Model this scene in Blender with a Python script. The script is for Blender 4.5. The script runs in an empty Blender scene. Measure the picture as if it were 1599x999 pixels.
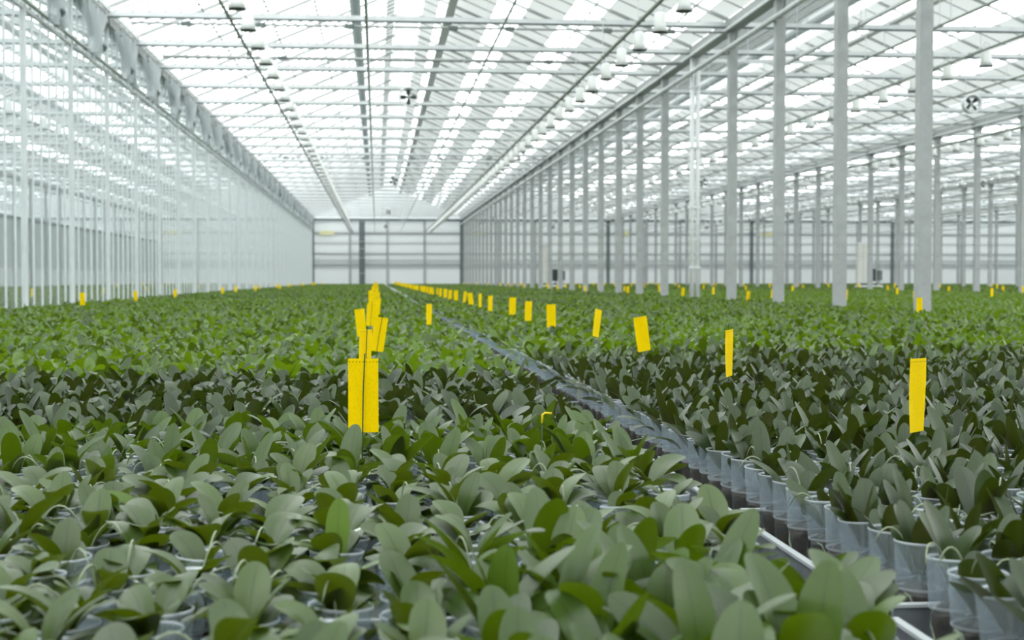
import bpy, math, random
import numpy as np
from mathutils import Vector, Matrix

random.seed(7)
rng = np.random.default_rng(11)
C = bpy.context.scene.collection
SC = bpy.context.scene
PI = math.pi
R = math.radians

# ------------------------------------------------------------------ camera, world, exposure
EYE = 1.57                                   # camera height above the floor
YAW, PITCH = R(5.437), R(1.638)
cam_d = bpy.data.cameras.new('camera')
cam = bpy.data.objects.new('camera', cam_d)
C.objects.link(cam)
cam.location = (0, 0, EYE)
cam.rotation_euler = (PI / 2 - PITCH, 0, -YAW)
cam_d.sensor_width = 36.0
cam_d.lens = 50.0
cam_d.clip_start, cam_d.clip_end = 0.05, 500
cam_d.dof.use_dof = True
cam_d.dof.focus_distance = 5.6
cam_d.dof.aperture_fstop = 4.4
SC.camera = cam

world = bpy.data.worlds.new('overcast_sky')
SC.world = world
world.use_nodes = True
bg = world.node_tree.nodes['Background']
bg.inputs['Color'].default_value = (0.965, 0.99, 0.985, 1)
bg.inputs['Strength'].default_value = 3.7

SC.view_settings.view_transform = 'Standard'
SC.view_settings.look = 'None'
SC.view_settings.gamma = 1.0
SC.view_settings.use_curve_mapping = False
SC.view_settings.exposure = 0.0
try:
    cy = SC.cycles
    cy.use_denoising = True
    cy.max_bounces = 8
    cy.diffuse_bounces = 4
    cy.glossy_bounces = 3
    cy.transmission_bounces = 4
    cy.transparent_max_bounces = 24
    cy.sample_clamp_indirect = 6
    cy.caustics_reflective = False
    cy.caustics_refractive = False
except Exception:
    pass

# ------------------------------------------------------------------ hall dimensions
SPAN = 16.64                # width of one hall
X0 = -7.10                  # partition line; column lines at X0 + SPAN * n
BAY = 4.5
YC = 24.18                  # first column seen
YEND = 160.0
YFRONT = -14.0
EAVE = 8.30
SLOPE = 0.42
BENCH = 0.73                # tray floor
def ridge_x(h): return X0 + SPAN * (h + .5)
RISE = SLOPE * SPAN / 2
ORD = lambda n: '%d%s' % (n, 'th' if 10 <= n % 100 <= 20 else {1: 'st', 2: 'nd', 3: 'rd'}.get(n % 10, 'th'))
HALL = {-2: 'the hall beyond the left outer wall', -1: 'the hall behind the glass partition', 0: 'the main hall', 1: 'the next hall right of the columns',
        2: 'the second hall to the right', 3: 'the third hall to the right', 4: 'the farthest hall to the right'}

# ------------------------------------------------------------------ materials
def new_mat(name):
    m = bpy.data.materials.new(name)
    m.use_nodes = True
    nt = m.node_tree
    for n in list(nt.nodes):
        nt.nodes.remove(n)
    out = nt.nodes.new('ShaderNodeOutputMaterial')
    return m, nt, out
def N(nt, t, **kw):
    n = nt.nodes.new(t)
    for k, v in kw.items():
        if k.startswith('in_'):
            n.inputs[k[3:].replace('_', ' ')].default_value = v
        else:
            setattr(n, k, v)
    return n
def col(c): return (c[0], c[1], c[2], 1)
def pbr(name, c, rough=.5, metal=0., noise=0., nscale=8., spec=.5):
    m, nt, out = new_mat(name)
    p = N(nt, 'ShaderNodeBsdfPrincipled')
    p.inputs['Roughness'].default_value = rough
    p.inputs['Metallic'].default_value = metal
    p.inputs['Specular IOR Level'].default_value = spec
    if noise:
        tc = N(nt, 'ShaderNodeTexCoord')
        nz = N(nt, 'ShaderNodeTexNoise')
        nz.inputs['Scale'].default_value = nscale
        nz.inputs['Detail'].default_value = 5
        nt.links.new(tc.outputs['Object'], nz.inputs['Vector'])
        rp = N(nt, 'ShaderNodeValToRGB')
        rp.color_ramp.elements[0].position = .3
        rp.color_ramp.elements[1].position = .7
        rp.color_ramp.elements[0].color = col([x * (1 - noise) for x in c])
        rp.color_ramp.elements[1].color = col([min(1, x * (1 + noise)) for x in c])
        nt.links.new(nz.outputs['Fac'], rp.inputs['Fac'])
        nt.links.new(rp.outputs['Color'], p.inputs['Base Color'])
    else:
        p.inputs['Base Color'].default_value = col(c)
    nt.links.new(p.outputs[0], out.inputs[0])
    return m
def mixed(name, transp, trans_c, diff, diff_c, transl, transl_c, gloss, rough=.15):
    """weights of transparent, diffuse, translucent and glossy parts of a sheet"""
    m, nt, out = new_mat(name)
    tot, cur = 0., None
    for w, t, c in ((transp, 'ShaderNodeBsdfTransparent', trans_c), (diff, 'ShaderNodeBsdfDiffuse', diff_c),
                    (transl, 'ShaderNodeBsdfTranslucent', transl_c), (gloss, 'ShaderNodeBsdfGlossy', (1, 1, 1))):
        if w <= 0: continue
        b = N(nt, t)
        b.inputs['Color'].default_value = col(c)
        if t.endswith('Glossy'): b.inputs['Roughness'].default_value = rough
        tot += w
        if cur is None:
            cur = b
        else:
            mx = N(nt, 'ShaderNodeMixShader')
            mx.inputs[0].default_value = w / tot
            nt.links.new(cur.outputs[0], mx.inputs[1])
            nt.links.new(b.outputs[0], mx.inputs[2])
            cur = mx
    nt.links.new(cur.outputs[0], out.inputs[0])
    return m
def leaf_mat(name, a, b, under, trans, rough=.42, tw=.22, spec=.55):
    m, nt, out = new_mat(name)
    L = nt.links.new
    geo = N(nt, 'ShaderNodeNewGeometry')
    rp = N(nt, 'ShaderNodeValToRGB')
    rp.color_ramp.elements[0].color = col(a)
    rp.color_ramp.elements[1].color = col(b)
    L(geo.outputs['Random Per Island'], rp.inputs['Fac'])
    uv = N(nt, 'ShaderNodeUVMap')
    sep = N(nt, 'ShaderNodeSeparateXYZ')
    L(uv.outputs[0], sep.inputs[0])
    sub = N(nt, 'ShaderNodeMath', operation='SUBTRACT'); sub.inputs[1].default_value = .5
    L(sep.outputs['X'], sub.inputs[0])
    ab = N(nt, 'ShaderNodeMath', operation='ABSOLUTE'); L(sub.outputs[0], ab.inputs[0])
    mr = N(nt, 'ShaderNodeMapRange'); mr.inputs['From Min'].default_value = .008; mr.inputs['From Max'].default_value = .045
    mr.inputs['To Min'].default_value = .55; mr.inputs['To Max'].default_value = 1.
    L(ab.outputs[0], mr.inputs['Value'])
    mul = N(nt, 'ShaderNodeMixRGB', blend_type='MULTIPLY'); mul.inputs[0].default_value = 1
    L(rp.outputs[0], mul.inputs[1]); L(mr.outputs[0], mul.inputs[2])
    back = N(nt, 'ShaderNodeMixRGB'); back.inputs[2].default_value = col(under)
    L(geo.outputs['Backfacing'], back.inputs[0]); L(mul.outputs[0], back.inputs[1])
    p = N(nt, 'ShaderNodeBsdfPrincipled')
    p.inputs['Roughness'].default_value = rough
    p.inputs['Specular IOR Level'].default_value = spec
    L(back.outputs[0], p.inputs['Base Color'])
    # fine lengthwise veins
    wv = N(nt, 'ShaderNodeMath', operation='MULTIPLY'); wv.inputs[1].default_value = 90
    L(sep.outputs['X'], wv.inputs[0])
    sn = N(nt, 'ShaderNodeMath', operation='SINE'); L(wv.outputs[0], sn.inputs[0])
    bp = N(nt, 'ShaderNodeBump'); bp.inputs['Strength'].default_value = .12; bp.inputs['Distance'].default_value = .002
    L(sn.outputs[0], bp.inputs['Height']); L(bp.outputs[0], p.inputs['Normal'])
    tr = N(nt, 'ShaderNodeBsdfTranslucent'); tr.inputs['Color'].default_value = col(trans)
    mx = N(nt, 'ShaderNodeMixShader'); mx.inputs[0].default_value = tw
    L(p.outputs[0], mx.inputs[1]); L(tr.outputs[0], mx.inputs[2]); L(mx.outputs[0], out.inputs[0])
    return m
def card_mat():
    m, nt, out = new_mat('sticky_yellow')
    L = nt.links.new
    uv = N(nt, 'ShaderNodeUVMap')
    nz = N(nt, 'ShaderNodeTexNoise'); nz.inputs['Scale'].default_value = 75; nz.inputs['Detail'].default_value = 2
    mp = N(nt, 'ShaderNodeMapping'); mp.inputs['Scale'].default_value = (.4, 1, 1)
    L(uv.outputs[0], mp.inputs[0]); L(mp.outputs[0], nz.inputs['Vector'])
    rp = N(nt, 'ShaderNodeValToRGB')
    rp.color_ramp.elements[0].position = .30; rp.color_ramp.elements[0].color = (.30, .25, .01, 1)
    rp.color_ramp.elements[1].position = .36; rp.color_ramp.elements[1].color = (1.0, .80, .0, 1)
    L(nz.outputs['Fac'], rp.inputs[0])
    sep = N(nt, 'ShaderNodeSeparateXYZ'); L(uv.outputs[0], sep.inputs[0])
    a = N(nt, 'ShaderNodeMath', operation='MULTIPLY'); a.inputs[1].default_value = 9; L(sep.outputs['X'], a.inputs[0])
    f = N(nt, 'ShaderNodeMath', operation='FRACT'); L(a.outputs[0], f.inputs[0])
    c1 = N(nt, 'ShaderNodeMath', operation='COMPARE'); c1.inputs[1].default_value = .5; c1.inputs[2].default_value = .13; L(f.outputs[0], c1.inputs[0])
    c2 = N(nt, 'ShaderNodeMath', operation='COMPARE'); c2.inputs[1].default_value = .955; c2.inputs[2].default_value = .007; L(sep.outputs['Y'], c2.inputs[0])
    mu = N(nt, 'ShaderNodeMath', operation='MULTIPLY'); L(c1.outputs[0], mu.inputs[0]); L(c2.outputs[0], mu.inputs[1])
    mx0 = N(nt, 'ShaderNodeMixRGB'); mx0.inputs[2].default_value = (.2, .16, .01, 1)
    L(mu.outputs[0], mx0.inputs[0]); L(rp.outputs[0], mx0.inputs[1])
    p = N(nt, 'ShaderNodeBsdfPrincipled'); p.inputs['Roughness'].default_value = .5; p.inputs['Specular IOR Level'].default_value = .1
    L(mx0.outputs[0], p.inputs['Base Color'])
    tr = N(nt, 'ShaderNodeBsdfTranslucent'); L(mx0.outputs[0], tr.inputs['Color'])
    mx = N(nt, 'ShaderNodeMixShader'); mx.inputs[0].default_value = .42
    L(p.outputs[0], mx.inputs[1]); L(tr.outputs[0], mx.inputs[2]); L(mx.outputs[0], out.inputs[0])
    return m

M = {}
M['leaf_mid'] = leaf_mat('leaf_mid', (.011, .034, .002), (.064, .118, .018), (.040, .064, .002), (.15, .26, .002), rough=.36, spec=.66)
M['leaf_dark'] = leaf_mat('leaf_dark', (.008, .022, .003), (.042, .076, .018), (.036, .040, .003), (.07, .12, .003), rough=.36, tw=.16, spec=.60)
M['leaf_young'] = leaf_mat('leaf_young', (.030, .078, .003), (.100, .180, .015), (.080, .145, .003), (.25, .42, .003), rough=.38, tw=.27, spec=.55)
M['leaf_low'] = leaf_mat('leaf_low', (.014, .036, .003), (.074, .124, .030), (.038, .054, .002), (.14, .21, .003), rough=.36, spec=.74)
M['pot'] = mixed('clear_pot_plastic', .91, (.95, .98, 1), .025, (.78, .86, .92), .015, (.8, .9, .95), .05, .12)
M['sleeve'] = mixed('frosted_pot_plastic', .68, (.93, .97, 1), .17, (.56, .65, .71), .08, (.70, .80, .87), .07, .2)
M['rim'] = mixed('pot_rim_plastic', .52, (.95, .98, 1), .24, (.82, .89, .94), .12, (.82, .9, .95), .12, .2)
M['bark'] = pbr('bark_medium', (.035, .027, .018), .9, noise=.6, nscale=60)
M['root'] = pbr('silvery_root', (.26, .31, .20), .6, noise=.2, nscale=40)
M['card'] = card_mat()
M['stake'] = pbr('dark_green_wire', (.02, .05, .015), .5)
M['alu'] = pbr('bench_aluminium', (.46, .50, .53), .38, .75, noise=.18, nscale=14)
M['alu_edge'] = pbr('bench_edge', (.74, .78, .80), .35, .4)
M['sticker'] = pbr('white_sticker', (.78, .80, .80), .5)
M['ink'] = pbr('dark_print', (.05, .06, .07), .5)
M['steel'] = pbr('galvanised_steel', (.375, .395, .39), .55, .15, noise=.10, nscale=5)
M['steel_light'] = pbr('light_steel', (.66, .69, .69), .5, .1, noise=.08, nscale=3)
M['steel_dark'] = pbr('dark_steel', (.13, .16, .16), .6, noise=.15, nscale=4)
M['white'] = pbr('white_paint', (.78, .80, .80), .45)
M['pipe'] = pbr('pipe_grey_green', (.30, .34, .29), .5, .1)
M['lamp_white'] = pbr('lamp_white', (.80, .82, .80), .4)
M['lamp_dark'] = pbr('lamp_mouth', (.05, .06, .045), .5)
M['blade'] = pbr('fan_blade', (.035, .045, .045), .5)
M['glass'] = mixed('roof_glass', .93, (.98, 1, 1), 0, (1, 1, 1), .04, (.9, .95, .95), .03, .1)
M['pane'] = mixed('partition_glass', .90, (.98, 1, 1), .035, (.88, .92, .92), .04, (.9, .94, .94), .035, .12)
M['screen'] = mixed('shade_cloth', .03, (1, 1, 1), .72, (.64, .66, .65), .25, (.70, .72, .71), 0)
M['film'] = mixed('white_ridge_film', .12, (1, 1, 1), .50, (.80, .82, .82), .38, (.85, .87, .87), 0)
M['curtain'] = mixed('gathered_curtain', .40, (1, 1, 1), .35, (.66, .70, .71), .25, (.66, .71, .72), 0)
M['concrete'] = pbr('concrete_floor', (.20, .21, .20), .85, noise=.2, nscale=2)
M['panel'] = mixed('end_wall_sheet', 0, (1, 1, 1), .60, (.74, .765, .76), .40, (.68, .71, .71), 0)
M['panel_grey'] = mixed('end_wall_sheet_grey', 0, (1, 1, 1), .58, (.58, .61, .61), .42, (.52, .56, .56), 0)
M['yellow_board'] = pbr('pale_yellow', (.68, .66, .38), .6)
M['tagyellow'] = pbr('tag_yellow', (.85, .62, .01), .5)
M['pale_leaf'] = pbr('bleached_leaf', (.68, .72, .60), .5)
M['cream'] = pbr('cream_cabinet', (.66, .66, .61), .5)
M['black'] = pbr('black_plastic', (.02, .025, .025), .45)

# ------------------------------------------------------------------ mesh helpers
class MB:
    def __init__(s): s.v, s.f, s.m, s.mats = [], [], [], []
    def mi(s, m):
        if m not in s.mats: s.mats.append(m)
        return s.mats.index(m)
    def add(s, vs, fs, m):
        b = len(s.v); k = s.mi(m)
        s.v += [tuple(v) for v in vs]
        s.f += [tuple(b + i for i in f) for f in fs]
        s.m += [k] * len(fs)
    def box(s, x0, x1, y0, y1, z0, z1, m):
        vs = [(x, y, z) for z in (z0, z1) for y in (y0, y1) for x in (x0, x1)]
        s.add(vs, [(0, 2, 3, 1), (4, 5, 7, 6), (0, 1, 5, 4), (2, 6, 7, 3), (0, 4, 6, 2), (1, 3, 7, 5)], m)
    def bar(s, a, b, w, h, m, up=(0, 0, 1)):
        """rectangular bar from a to b"""
        a, b = Vector(a), Vector(b)
        t = (b - a).normalized(); u = Vector(up)
        if abs(t.dot(u)) > .99: u = Vector((0, 1, 0))
        r = t.cross(u).normalized(); u = r.cross(t).normalized()
        vs = []
        for p in (a, b):
            for su, sr in ((-1, -1), (-1, 1), (1, 1), (1, -1)):
                vs.append(p + u * (su * h / 2) + r * (sr * w / 2))
        s.add(vs, [(0, 1, 2, 3), (7, 6, 5, 4), (0, 4, 5, 1), (1, 5, 6, 2), (2, 6, 7, 3), (3, 7, 4, 0)], m)
    def tube(s, pts, rad, m, n=8, cap=True):
        pts = [Vector(p) for p in pts]
        rads = rad if isinstance(rad, (list, tuple)) else [rad] * len(pts)
        vs, fs = [], []
        pu = None
        for i, p in enumerate(pts):
            t = (pts[min(i + 1, len(pts) - 1)] - pts[max(i - 1, 0)]).normalized()
            u = pu or (Vector((0, 0, 1)) if abs(t.z) < .9 else Vector((1, 0, 0)))
            r = t.cross(u).normalized(); u = r.cross(t).normalized(); pu = u
            for k in range(n):
                a = 2 * PI * k / n
                vs.append(p + (r * math.cos(a) + u * math.sin(a)) * rads[i])
        for i in range(len(pts) - 1):
            for k in range(n):
                fs.append((i * n + k, i * n + (k + 1) % n, (i + 1) * n + (k + 1) % n, (i + 1) * n + k))
        if cap:
            fs.append(tuple(range(n - 1, -1, -1)))
            fs.append(tuple((len(pts) - 1) * n + k for k in range(n)))
        s.add(vs, fs, m)
    def lathe(s, prof, m, n=24, axis='z', at=(0, 0, 0)):
        vs, fs = [], []
        for r, h in prof:
            for k in range(n):
                a = 2 * PI * k / n
                x, y = r * math.cos(a), r * math.sin(a)
                vs.append((at[0] + x, at[1] + y, at[2] + h) if axis == 'z' else (at[0] + x, at[1] + h, at[2] + y))
        for i in range(len(prof) - 1):
            for k in range(n):
                fs.append((i * n + k, i * n + (k + 1) % n, (i + 1) * n + (k + 1) % n, (i + 1) * n + k))
        s.add(vs, fs, m)
    def mesh(s, name, smooth=False):
        me = bpy.data.meshes.new(name)
        me.from_pydata(s.v, [], s.f)
        for m in s.mats: me.materials.append(M[m])
        me.polygons.foreach_set('material_index', s.m)
        if smooth: me.polygons.foreach_set('use_smooth', [True] * len(s.f))
        me.update()
        return me
def link(name, data, parent=None, loc=None):
    o = bpy.data.objects.new(name, data)
    C.objects.link(o)
    if parent is not None: o.parent = parent
    if loc is not None: o.location = loc
    return o
def obj(name, mb, parent=None, smooth=False, loc=None):
    return link(name, mb.mesh(name, smooth), parent, loc)
def tag(o, label=None, cat=None, group=None, kind=None):
    if label: o['label'] = label
    if cat: o['category'] = cat
    if group: o['group'] = group
    if kind: o['kind'] = kind
    return o
def empty(name, loc, label=None, cat=None, group=None, kind=None, rz=0):
    o = link(name, None, None, loc)
    o.rotation_euler.z = rz
    o.empty_display_size = .1
    return tag(o, label, cat, group, kind)
def dup(src, loc, label=None, group=None, rot=None):
    r = src.copy(); C.objects.link(r); r.location = loc
    if rot is not None: r.rotation_euler = rot
    if label: r['label'] = label
    if group: r['group'] = group
    for ch in src.children:
        c = ch.copy(); C.objects.link(c); c.parent = r
        for g in ch.children:
            d = g.copy(); C.objects.link(d); d.parent = c
    return r
def np_mesh(name, V, Q, UV=None, MI=None, mats=(), smooth=True):
    me = bpy.data.meshes.new(name)
    nv, nq = len(V), len(Q)
    me.vertices.add(nv); me.vertices.foreach_set('co', np.ascontiguousarray(V, dtype=np.float32).ravel())
    me.loops.add(nq * 4); me.loops.foreach_set('vertex_index', np.ascontiguousarray(Q, dtype=np.int32).ravel())
    me.polygons.add(nq)
    me.polygons.foreach_set('loop_start', np.arange(0, nq * 4, 4, dtype=np.int32))
    me.polygons.foreach_set('loop_total', np.full(nq, 4, dtype=np.int32))
    if MI is not None: me.polygons.foreach_set('material_index', np.ascontiguousarray(MI, dtype=np.int32))
    me.polygons.foreach_set('use_smooth', np.full(nq, smooth, dtype=bool))
    for m in mats: me.materials.append(M[m])
    if UV is not None:
        l = me.uv_layers.new(name='UVMap')
        l.data.foreach_set('uv', np.ascontiguousarray(UV[Q.ravel()], dtype=np.float32).ravel())
    me.update(calc_edges=True)
    me.validate()
    return me

# ------------------------------------------------------------------ the setting
mb = MB(); mb.box(-40, 92, YFRONT - 2, YEND + 6, -.12, 0, 'concrete')
tag(obj('floor', mb), 'grey concrete floor under the benches', kind='structure')

# roofs: one glazed gable per hall
def build_roof(h):
    xl, xr, xm = X0 + SPAN * h, X0 + SPAN * (h + 1), ridge_x(h)
    y0 = YFRONT if h in (-1, 0, 1) else {-2: 60, 2: 40, 3: 70, 4: 100}[h]
    zt = EAVE + .25
    zr = zt + RISE
    zof = lambda x: zt + SLOPE * ((x - xl) if x <= xm else (xr - x))
    bars = MB()
    n = int((YEND - y0) / (BAY / 6))
    for i in range(n + 1):
        y = YC + (i - math.floor((YC - y0) / (BAY / 6))) * BAY / 6
        w, d = (.026, .05)
        bars.bar((xl + .1, y, zt), (xm, y, zr), w, d, 'steel')
        if i % 2 == 0: bars.bar((xm, y, zr), (xr - .1, y, zt), .022, .035, 'steel')
    c = obj('ceiling', bars)
    tag(c, 'white glazing bars and panes of the roof over ' + HALL[h], kind='structure')
    g = MB()
    g.add([(xl, y0, zt + .05), (xm, y0, zr + .05), (xm, YEND, zr + .05), (xl, YEND, zt + .05)], [(0, 1, 2, 3)], 'glass')
    g.add([(xm, y0, zr + .05), (xr, y0, zt + .05), (xr, YEND, zt + .05), (xm, YEND, zr + .05)], [(0, 1, 2, 3)], 'glass')
    obj('glass_pane', g, c)
    # shade cloth on the right-hand slope, in bands with open strips between them
    s = MB()
    for a, b in ((.55, 1.08), (1.62, 2.85), (3.75, 4.85), (5.72, 7.02), (7.72, 8.25)):
        xa, xb = xm + a, xm + b
        s.add([(xa, y0, zof(xa) + .02), (xb, y0, zof(xb) + .02), (xb, YEND, zof(xb) + .02), (xa, YEND, zof(xa) + .02)], [(0, 1, 2, 3)], 'screen')
    if h >= 1:
        l_ = MB()
        xa, xb = xl + .5, xm - 2.3
        l_.add([(xa, y0, zof(xa) + .02), (xb, y0, zof(xb) + .02), (xb, YEND, zof(xb) + .02), (xa, YEND, zof(xa) + .02)], [(0, 1, 2, 3)], 'film')
        obj('white_screen', l_, c)
    if h < 0:
        for a, b in ((2.2, 3.2), (4.0, 5.2), (6.0, 7.3)):
            xa, xb = xm - b, xm - a
            s.add([(xa, y0, zof(xa) + .02), (xb, y0, zof(xb) + .02), (xb, YEND, zof(xb) + .02), (xa, YEND, zof(xa) + .02)], [(0, 1, 2, 3)], 'screen')
    xa, xb = xm - .82, xm - .5
    s.add([(xa, y0, zof(xa) + .02), (xb, y0, zof(xb) + .02), (xb, YEND, zof(xb) + .02), (xa, YEND, zof(xa) + .02)], [(0, 1, 2, 3)], 'screen')
    obj('shade_screen', s, c)
    f = MB()
    f.add([(xm - .46, y0, zr - .33), (xm - .3, y0, zr - .22), (xm + .3, y0, zr - .22), (xm + .46, y0, zr - .33),
           (xm - .46, YEND, zr - .33), (xm - .3, YEND, zr - .22), (xm + .3, YEND, zr - .22), (xm + .46, YEND, zr - .33)],
          [(0, 1, 5, 4), (1, 2, 6, 5), (2, 3, 7, 6)], 'film')
    obj('ridge_film', f, c)
    # rolled screen on the left slope, beam beside the ridge, purlins, gutters
    b = MB()
    b.tube([(xm - 1.93, y0, zof(xm - 1.93) - .25), (xm - 1.93, YEND, zof(xm - 1.93) - .25)], .19, 'panel_grey', 10)
    tag(obj('screen_roll', b, c), 'grey rolled screen')
    b = MB()
    for dx in (1.45,):
        b.bar((xm + dx, y0, zof(xm + dx) - .24), (xm + dx, YEND, zof(xm + dx) - .24), .30, .12, 'screen')
    for dx in (-6.2, -4.6, -3.2, 3.3, 5.3, 7.3):
        b.tube([(xm + dx, y0, zof(xm + dx) - .1), (xm + dx, YEND, zof(xm + dx) - .1)], .028, 'steel', 6)
    obj('purlin', b, c)
    b = MB()
    b.box(xl - .16, xl + .16, y0, YEND, EAVE - .06, EAVE + .22, 'steel')
    b.bar((xl + .26, y0, EAVE + .2), (xl + .26, YEND, EAVE + .2), .05, .10, 'steel_light')
    b.bar((xl - .2, y0, EAVE - .05), (xl - .2, YEND, EAVE - .05), .05, .08, 'steel_light')
    obj('gutter_beam', b, c)
    return c
for h in (-2, -1, 0, 1, 2, 3, 4): build_roof(h)

# far end wall with its horizontal sheets, and the closing walls
WXL, WXR = X0 - 2 * SPAN, X0 + 5 * SPAN
mb = MB(); mb.box(WXL, WXR, YEND, YEND + .15, 0, 2.75, 'panel')
wb = obj('wall_back', mb)
tag(wb, 'pale sheeted end wall far away at the end of the halls', kind='structure')
mb = MB()
for z0, z1, m in ((2.75, 3.2, 'panel_grey'), (3.2, 3.75, 'panel_grey'), (3.75, 4.35, 'panel'), (4.35, 4.5, 'panel_grey'), (4.5, 5.5, 'panel'),
                  (5.5, 5.62, 'panel_grey'), (5.62, 6.55, 'panel'), (6.55, 6.85, 'panel_grey'), (6.85, 8.15, 'panel')):
    mb.box(WXL, WXR, YEND + .002 * (m == 'panel'), YEND + .14, z0, z1, m)
for h in range(-2, 5):
    xl, xm, xr = X0 + SPAN * h, ridge_x(h), X0 + SPAN * (h + 1)
    mb.add([(xl, YEND, 8.15), (xr, YEND, 8.15), (xr, YEND, EAVE + .25), (xm, YEND, EAVE + .25 + RISE), (xl, YEND, EAVE + .25)], [(0, 1, 2, 3, 4)], 'panel_grey')
obj('wall_sheet', mb, wb)
mb = MB()
for z in (4.42, 3.2, 6.7): mb.box(WXL, WXR, YEND - .1, YEND - .02, z - .05, z + .05, 'steel')
mb.box(WXL, WXR, YEND - .3, YEND - .02, 8.08, 8.36, 'steel_dark')
obj('wall_rail', mb, wb)
for h in range(-2, 5):
    for j in range(4):
        p = MB(); x = X0 + SPAN * h + 4.16 * j
        w = .14 if j else .2
        p.box(x - w, x + w, YEND - .16, YEND - .02, 0, 8.1, 'steel' if j else 'steel_dark')
        obj('wall_post', p, wb)
mb = MB()
mb.box(X0 - SPAN - .15, X0 - SPAN, YFRONT, YEND, 0, 2.3, 'panel')
wl = obj('wall_left', mb)
tag(wl, 'grey outer side wall seen through the glass partition', kind='structure')
mb = MB(); mb.box(X0 - SPAN - .14, X0 - SPAN - .01, YFRONT, YEND, 2.3, 5.55, 'panel_grey'); obj('wall_sheet', mb, wl)
mb = MB(); mb.box(X0 - SPAN - .02, X0 - SPAN + .1, YFRONT, YEND, 5.55, 5.75, 'steel_dark'); obj('wall_rail', mb, wl)
mb = MB(); mb.box(X0 - SPAN - .1, X0 - SPAN - .08, YFRONT, YEND, 5.75, EAVE, 'pane'); obj('wall_glazing', mb, wl)
for k in range(-8, 31):
    p = MB(); y = YC + BAY * k
    if y < YEND: p.box(X0 - SPAN - .02, X0 - SPAN + .16, y - .1, y + .1, 0, EAVE, 'steel'); obj('wall_post', p, wl)
mb = MB(); mb.box(WXL - .15, WXL, 60, YEND, 0, EAVE + .3, 'panel_grey'); obj('outer_sheet', mb, wl)
mb = MB(); mb.box(WXR, WXR + .15, YFRONT, YEND, 0, EAVE + .3, 'panel')
tag(obj('wall_right', mb), 'pale outer wall of the farthest hall', kind='structure')
mb = MB(); mb.box(WXL, WXR, YFRONT - .15, YFRONT, 0, EAVE + .3, 'panel_grey')  # unseen wall behind the camera, added to hold back level light on leaves
tag(obj('wall_front', mb), 'unseen grey sheeted wall behind the camera, added to dim level light', kind='structure')

# glass partition, one glazed bay after another
fr = MB()
for j in range(1, 6):
    fr.box(-.02, .02, j * .75 - .018, j * .75 + .018, .3, EAVE - .06, 'steel_light')
fr.box(-.05, .05, -.075, .075, 0, EAVE - .06, 'steel_light')
fr.box(-.04, .04, .075, BAY - .075, .3, .42, 'steel_light')
fr.box(-.03, .03, .075, BAY - .075, 7.02, 7.08, 'steel_light')
fr.box(-.12, .0, .075, BAY - .075, 0, .3, 'panel_grey')
fme = fr.mesh('window_frame')
pn = MB(); pn.box(-.006, .006, .075, BAY - .075, .42, EAVE - .06, 'pane')
pme = pn.mesh('window_pane')
for i, k in enumerate(range(-5, 31)):
    y = YC + 1.0 + BAY * k
    if y + BAY > YEND + .5: break
    w = tag(link('window_%d' % (i + 1), fme, None, (X0, y, 0)), 'tall glazed bay of the partition along the left side', kind='structure')
    link('window_pane', pme, w)

# ------------------------------------------------------------------ steel columns
cs = MB(); cs.box(-.115, .115, -.115, .115, .02, EAVE - .1, 'steel')
col_shaft = cs.mesh('column_shaft')
cs = MB(); cs.box(-.13, .13, -.2, .2, 0, .02, 'steel')
for sx in (-.09, .09):
    for sy in (-.16, .16): cs.lathe([(.018, .02), (.018, .045), (.0005, .045)], 'steel', 6, at=(sx, sy, 0))
col_base = cs.mesh('base_plate')
cs = MB(); cs.box(-.13, .13, -.19, .19, EAVE - .1, EAVE - .065, 'steel')
cs.bar((0, -.1, EAVE - .55), (0, -.5, EAVE - .10), .05, .05, 'steel'); cs.bar((0, .1, EAVE - .55), (0, .5, EAVE - .10), .05, .05, 'steel')
col_cap = cs.mesh('column_bracket')
def steel_column(x, y, label, group):
    o = tag(link('steel_post', col_shaft, None, (x, y, 0)), label, 'column', group)
    link('base_plate', col_base, o); link('bracket', col_cap, o)
rows = ((1, 0, 'the row beside the main benches'), (2, 7, 'the second row of columns to the right'), (3, 15, 'the third row of columns to the right'), (4, 23, 'the farthest row of columns to the right'))
for r, k0, nm in rows:
    n = 0
    for k in range(k0, 31):
        y = YC + BAY * k
        if y > YEND - 2: break
        n += 1
        x = X0 + SPAN * r
        if r == 1 and k == 4:
            o = empty('twin_pipe_post', (x, y, 0), 'white twin-pipe post standing fifth from the front in the row of grey steel columns', 'column')
            for sx in (-.085, .085):
                a = MB(); a.tube([(sx, 0, .02), (sx, 0, EAVE - .1)], .07, 'white', 12); obj('pipe', a, o, True)
            for z in (1.9, 3.7, 5.5, 7.3):
                a = MB(); a.box(-.17, .17, -.075, .075, z, z + .05, 'white'); obj('clamp', a, o)
            a = MB(); a.bar((.0, 0, EAVE - .17), (4.2, 0, EAVE - .17), .09, .11, 'white'); obj('top_arm', a, o)
            a = MB(); a.box(-.2, .2, -.2, .2, 0, .02, 'steel'); obj('base_plate', a, o)
        else:
            steel_column(x, y, 'grey steel column, %s from the front in %s' % (ORD(n), nm), 'steel columns in ' + nm)

# broad dark post in front of the end wall
o = empty('lattice_post', (-1.6, YEND - 1.2, 0), 'broad dark grey post in front of the far end wall', 'column')
a = MB()
for sx in (-.26, .26): a.box(sx - .07, sx + .07, -.1, .1, 0, 8.1, 'steel_dark')
obj('upright', a, o)
a = MB(); a.box(-.2, .2, -.03, .03, .1, 8.0, 'steel_dark'); obj('web_plate', a, o)
a = MB()
for z in (2.2, 3.9, 4.9, 5.7): a.box(-.3, .3, -.12, .12, z, z + .08, 'steel')
obj('crossbar', a, o)
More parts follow.
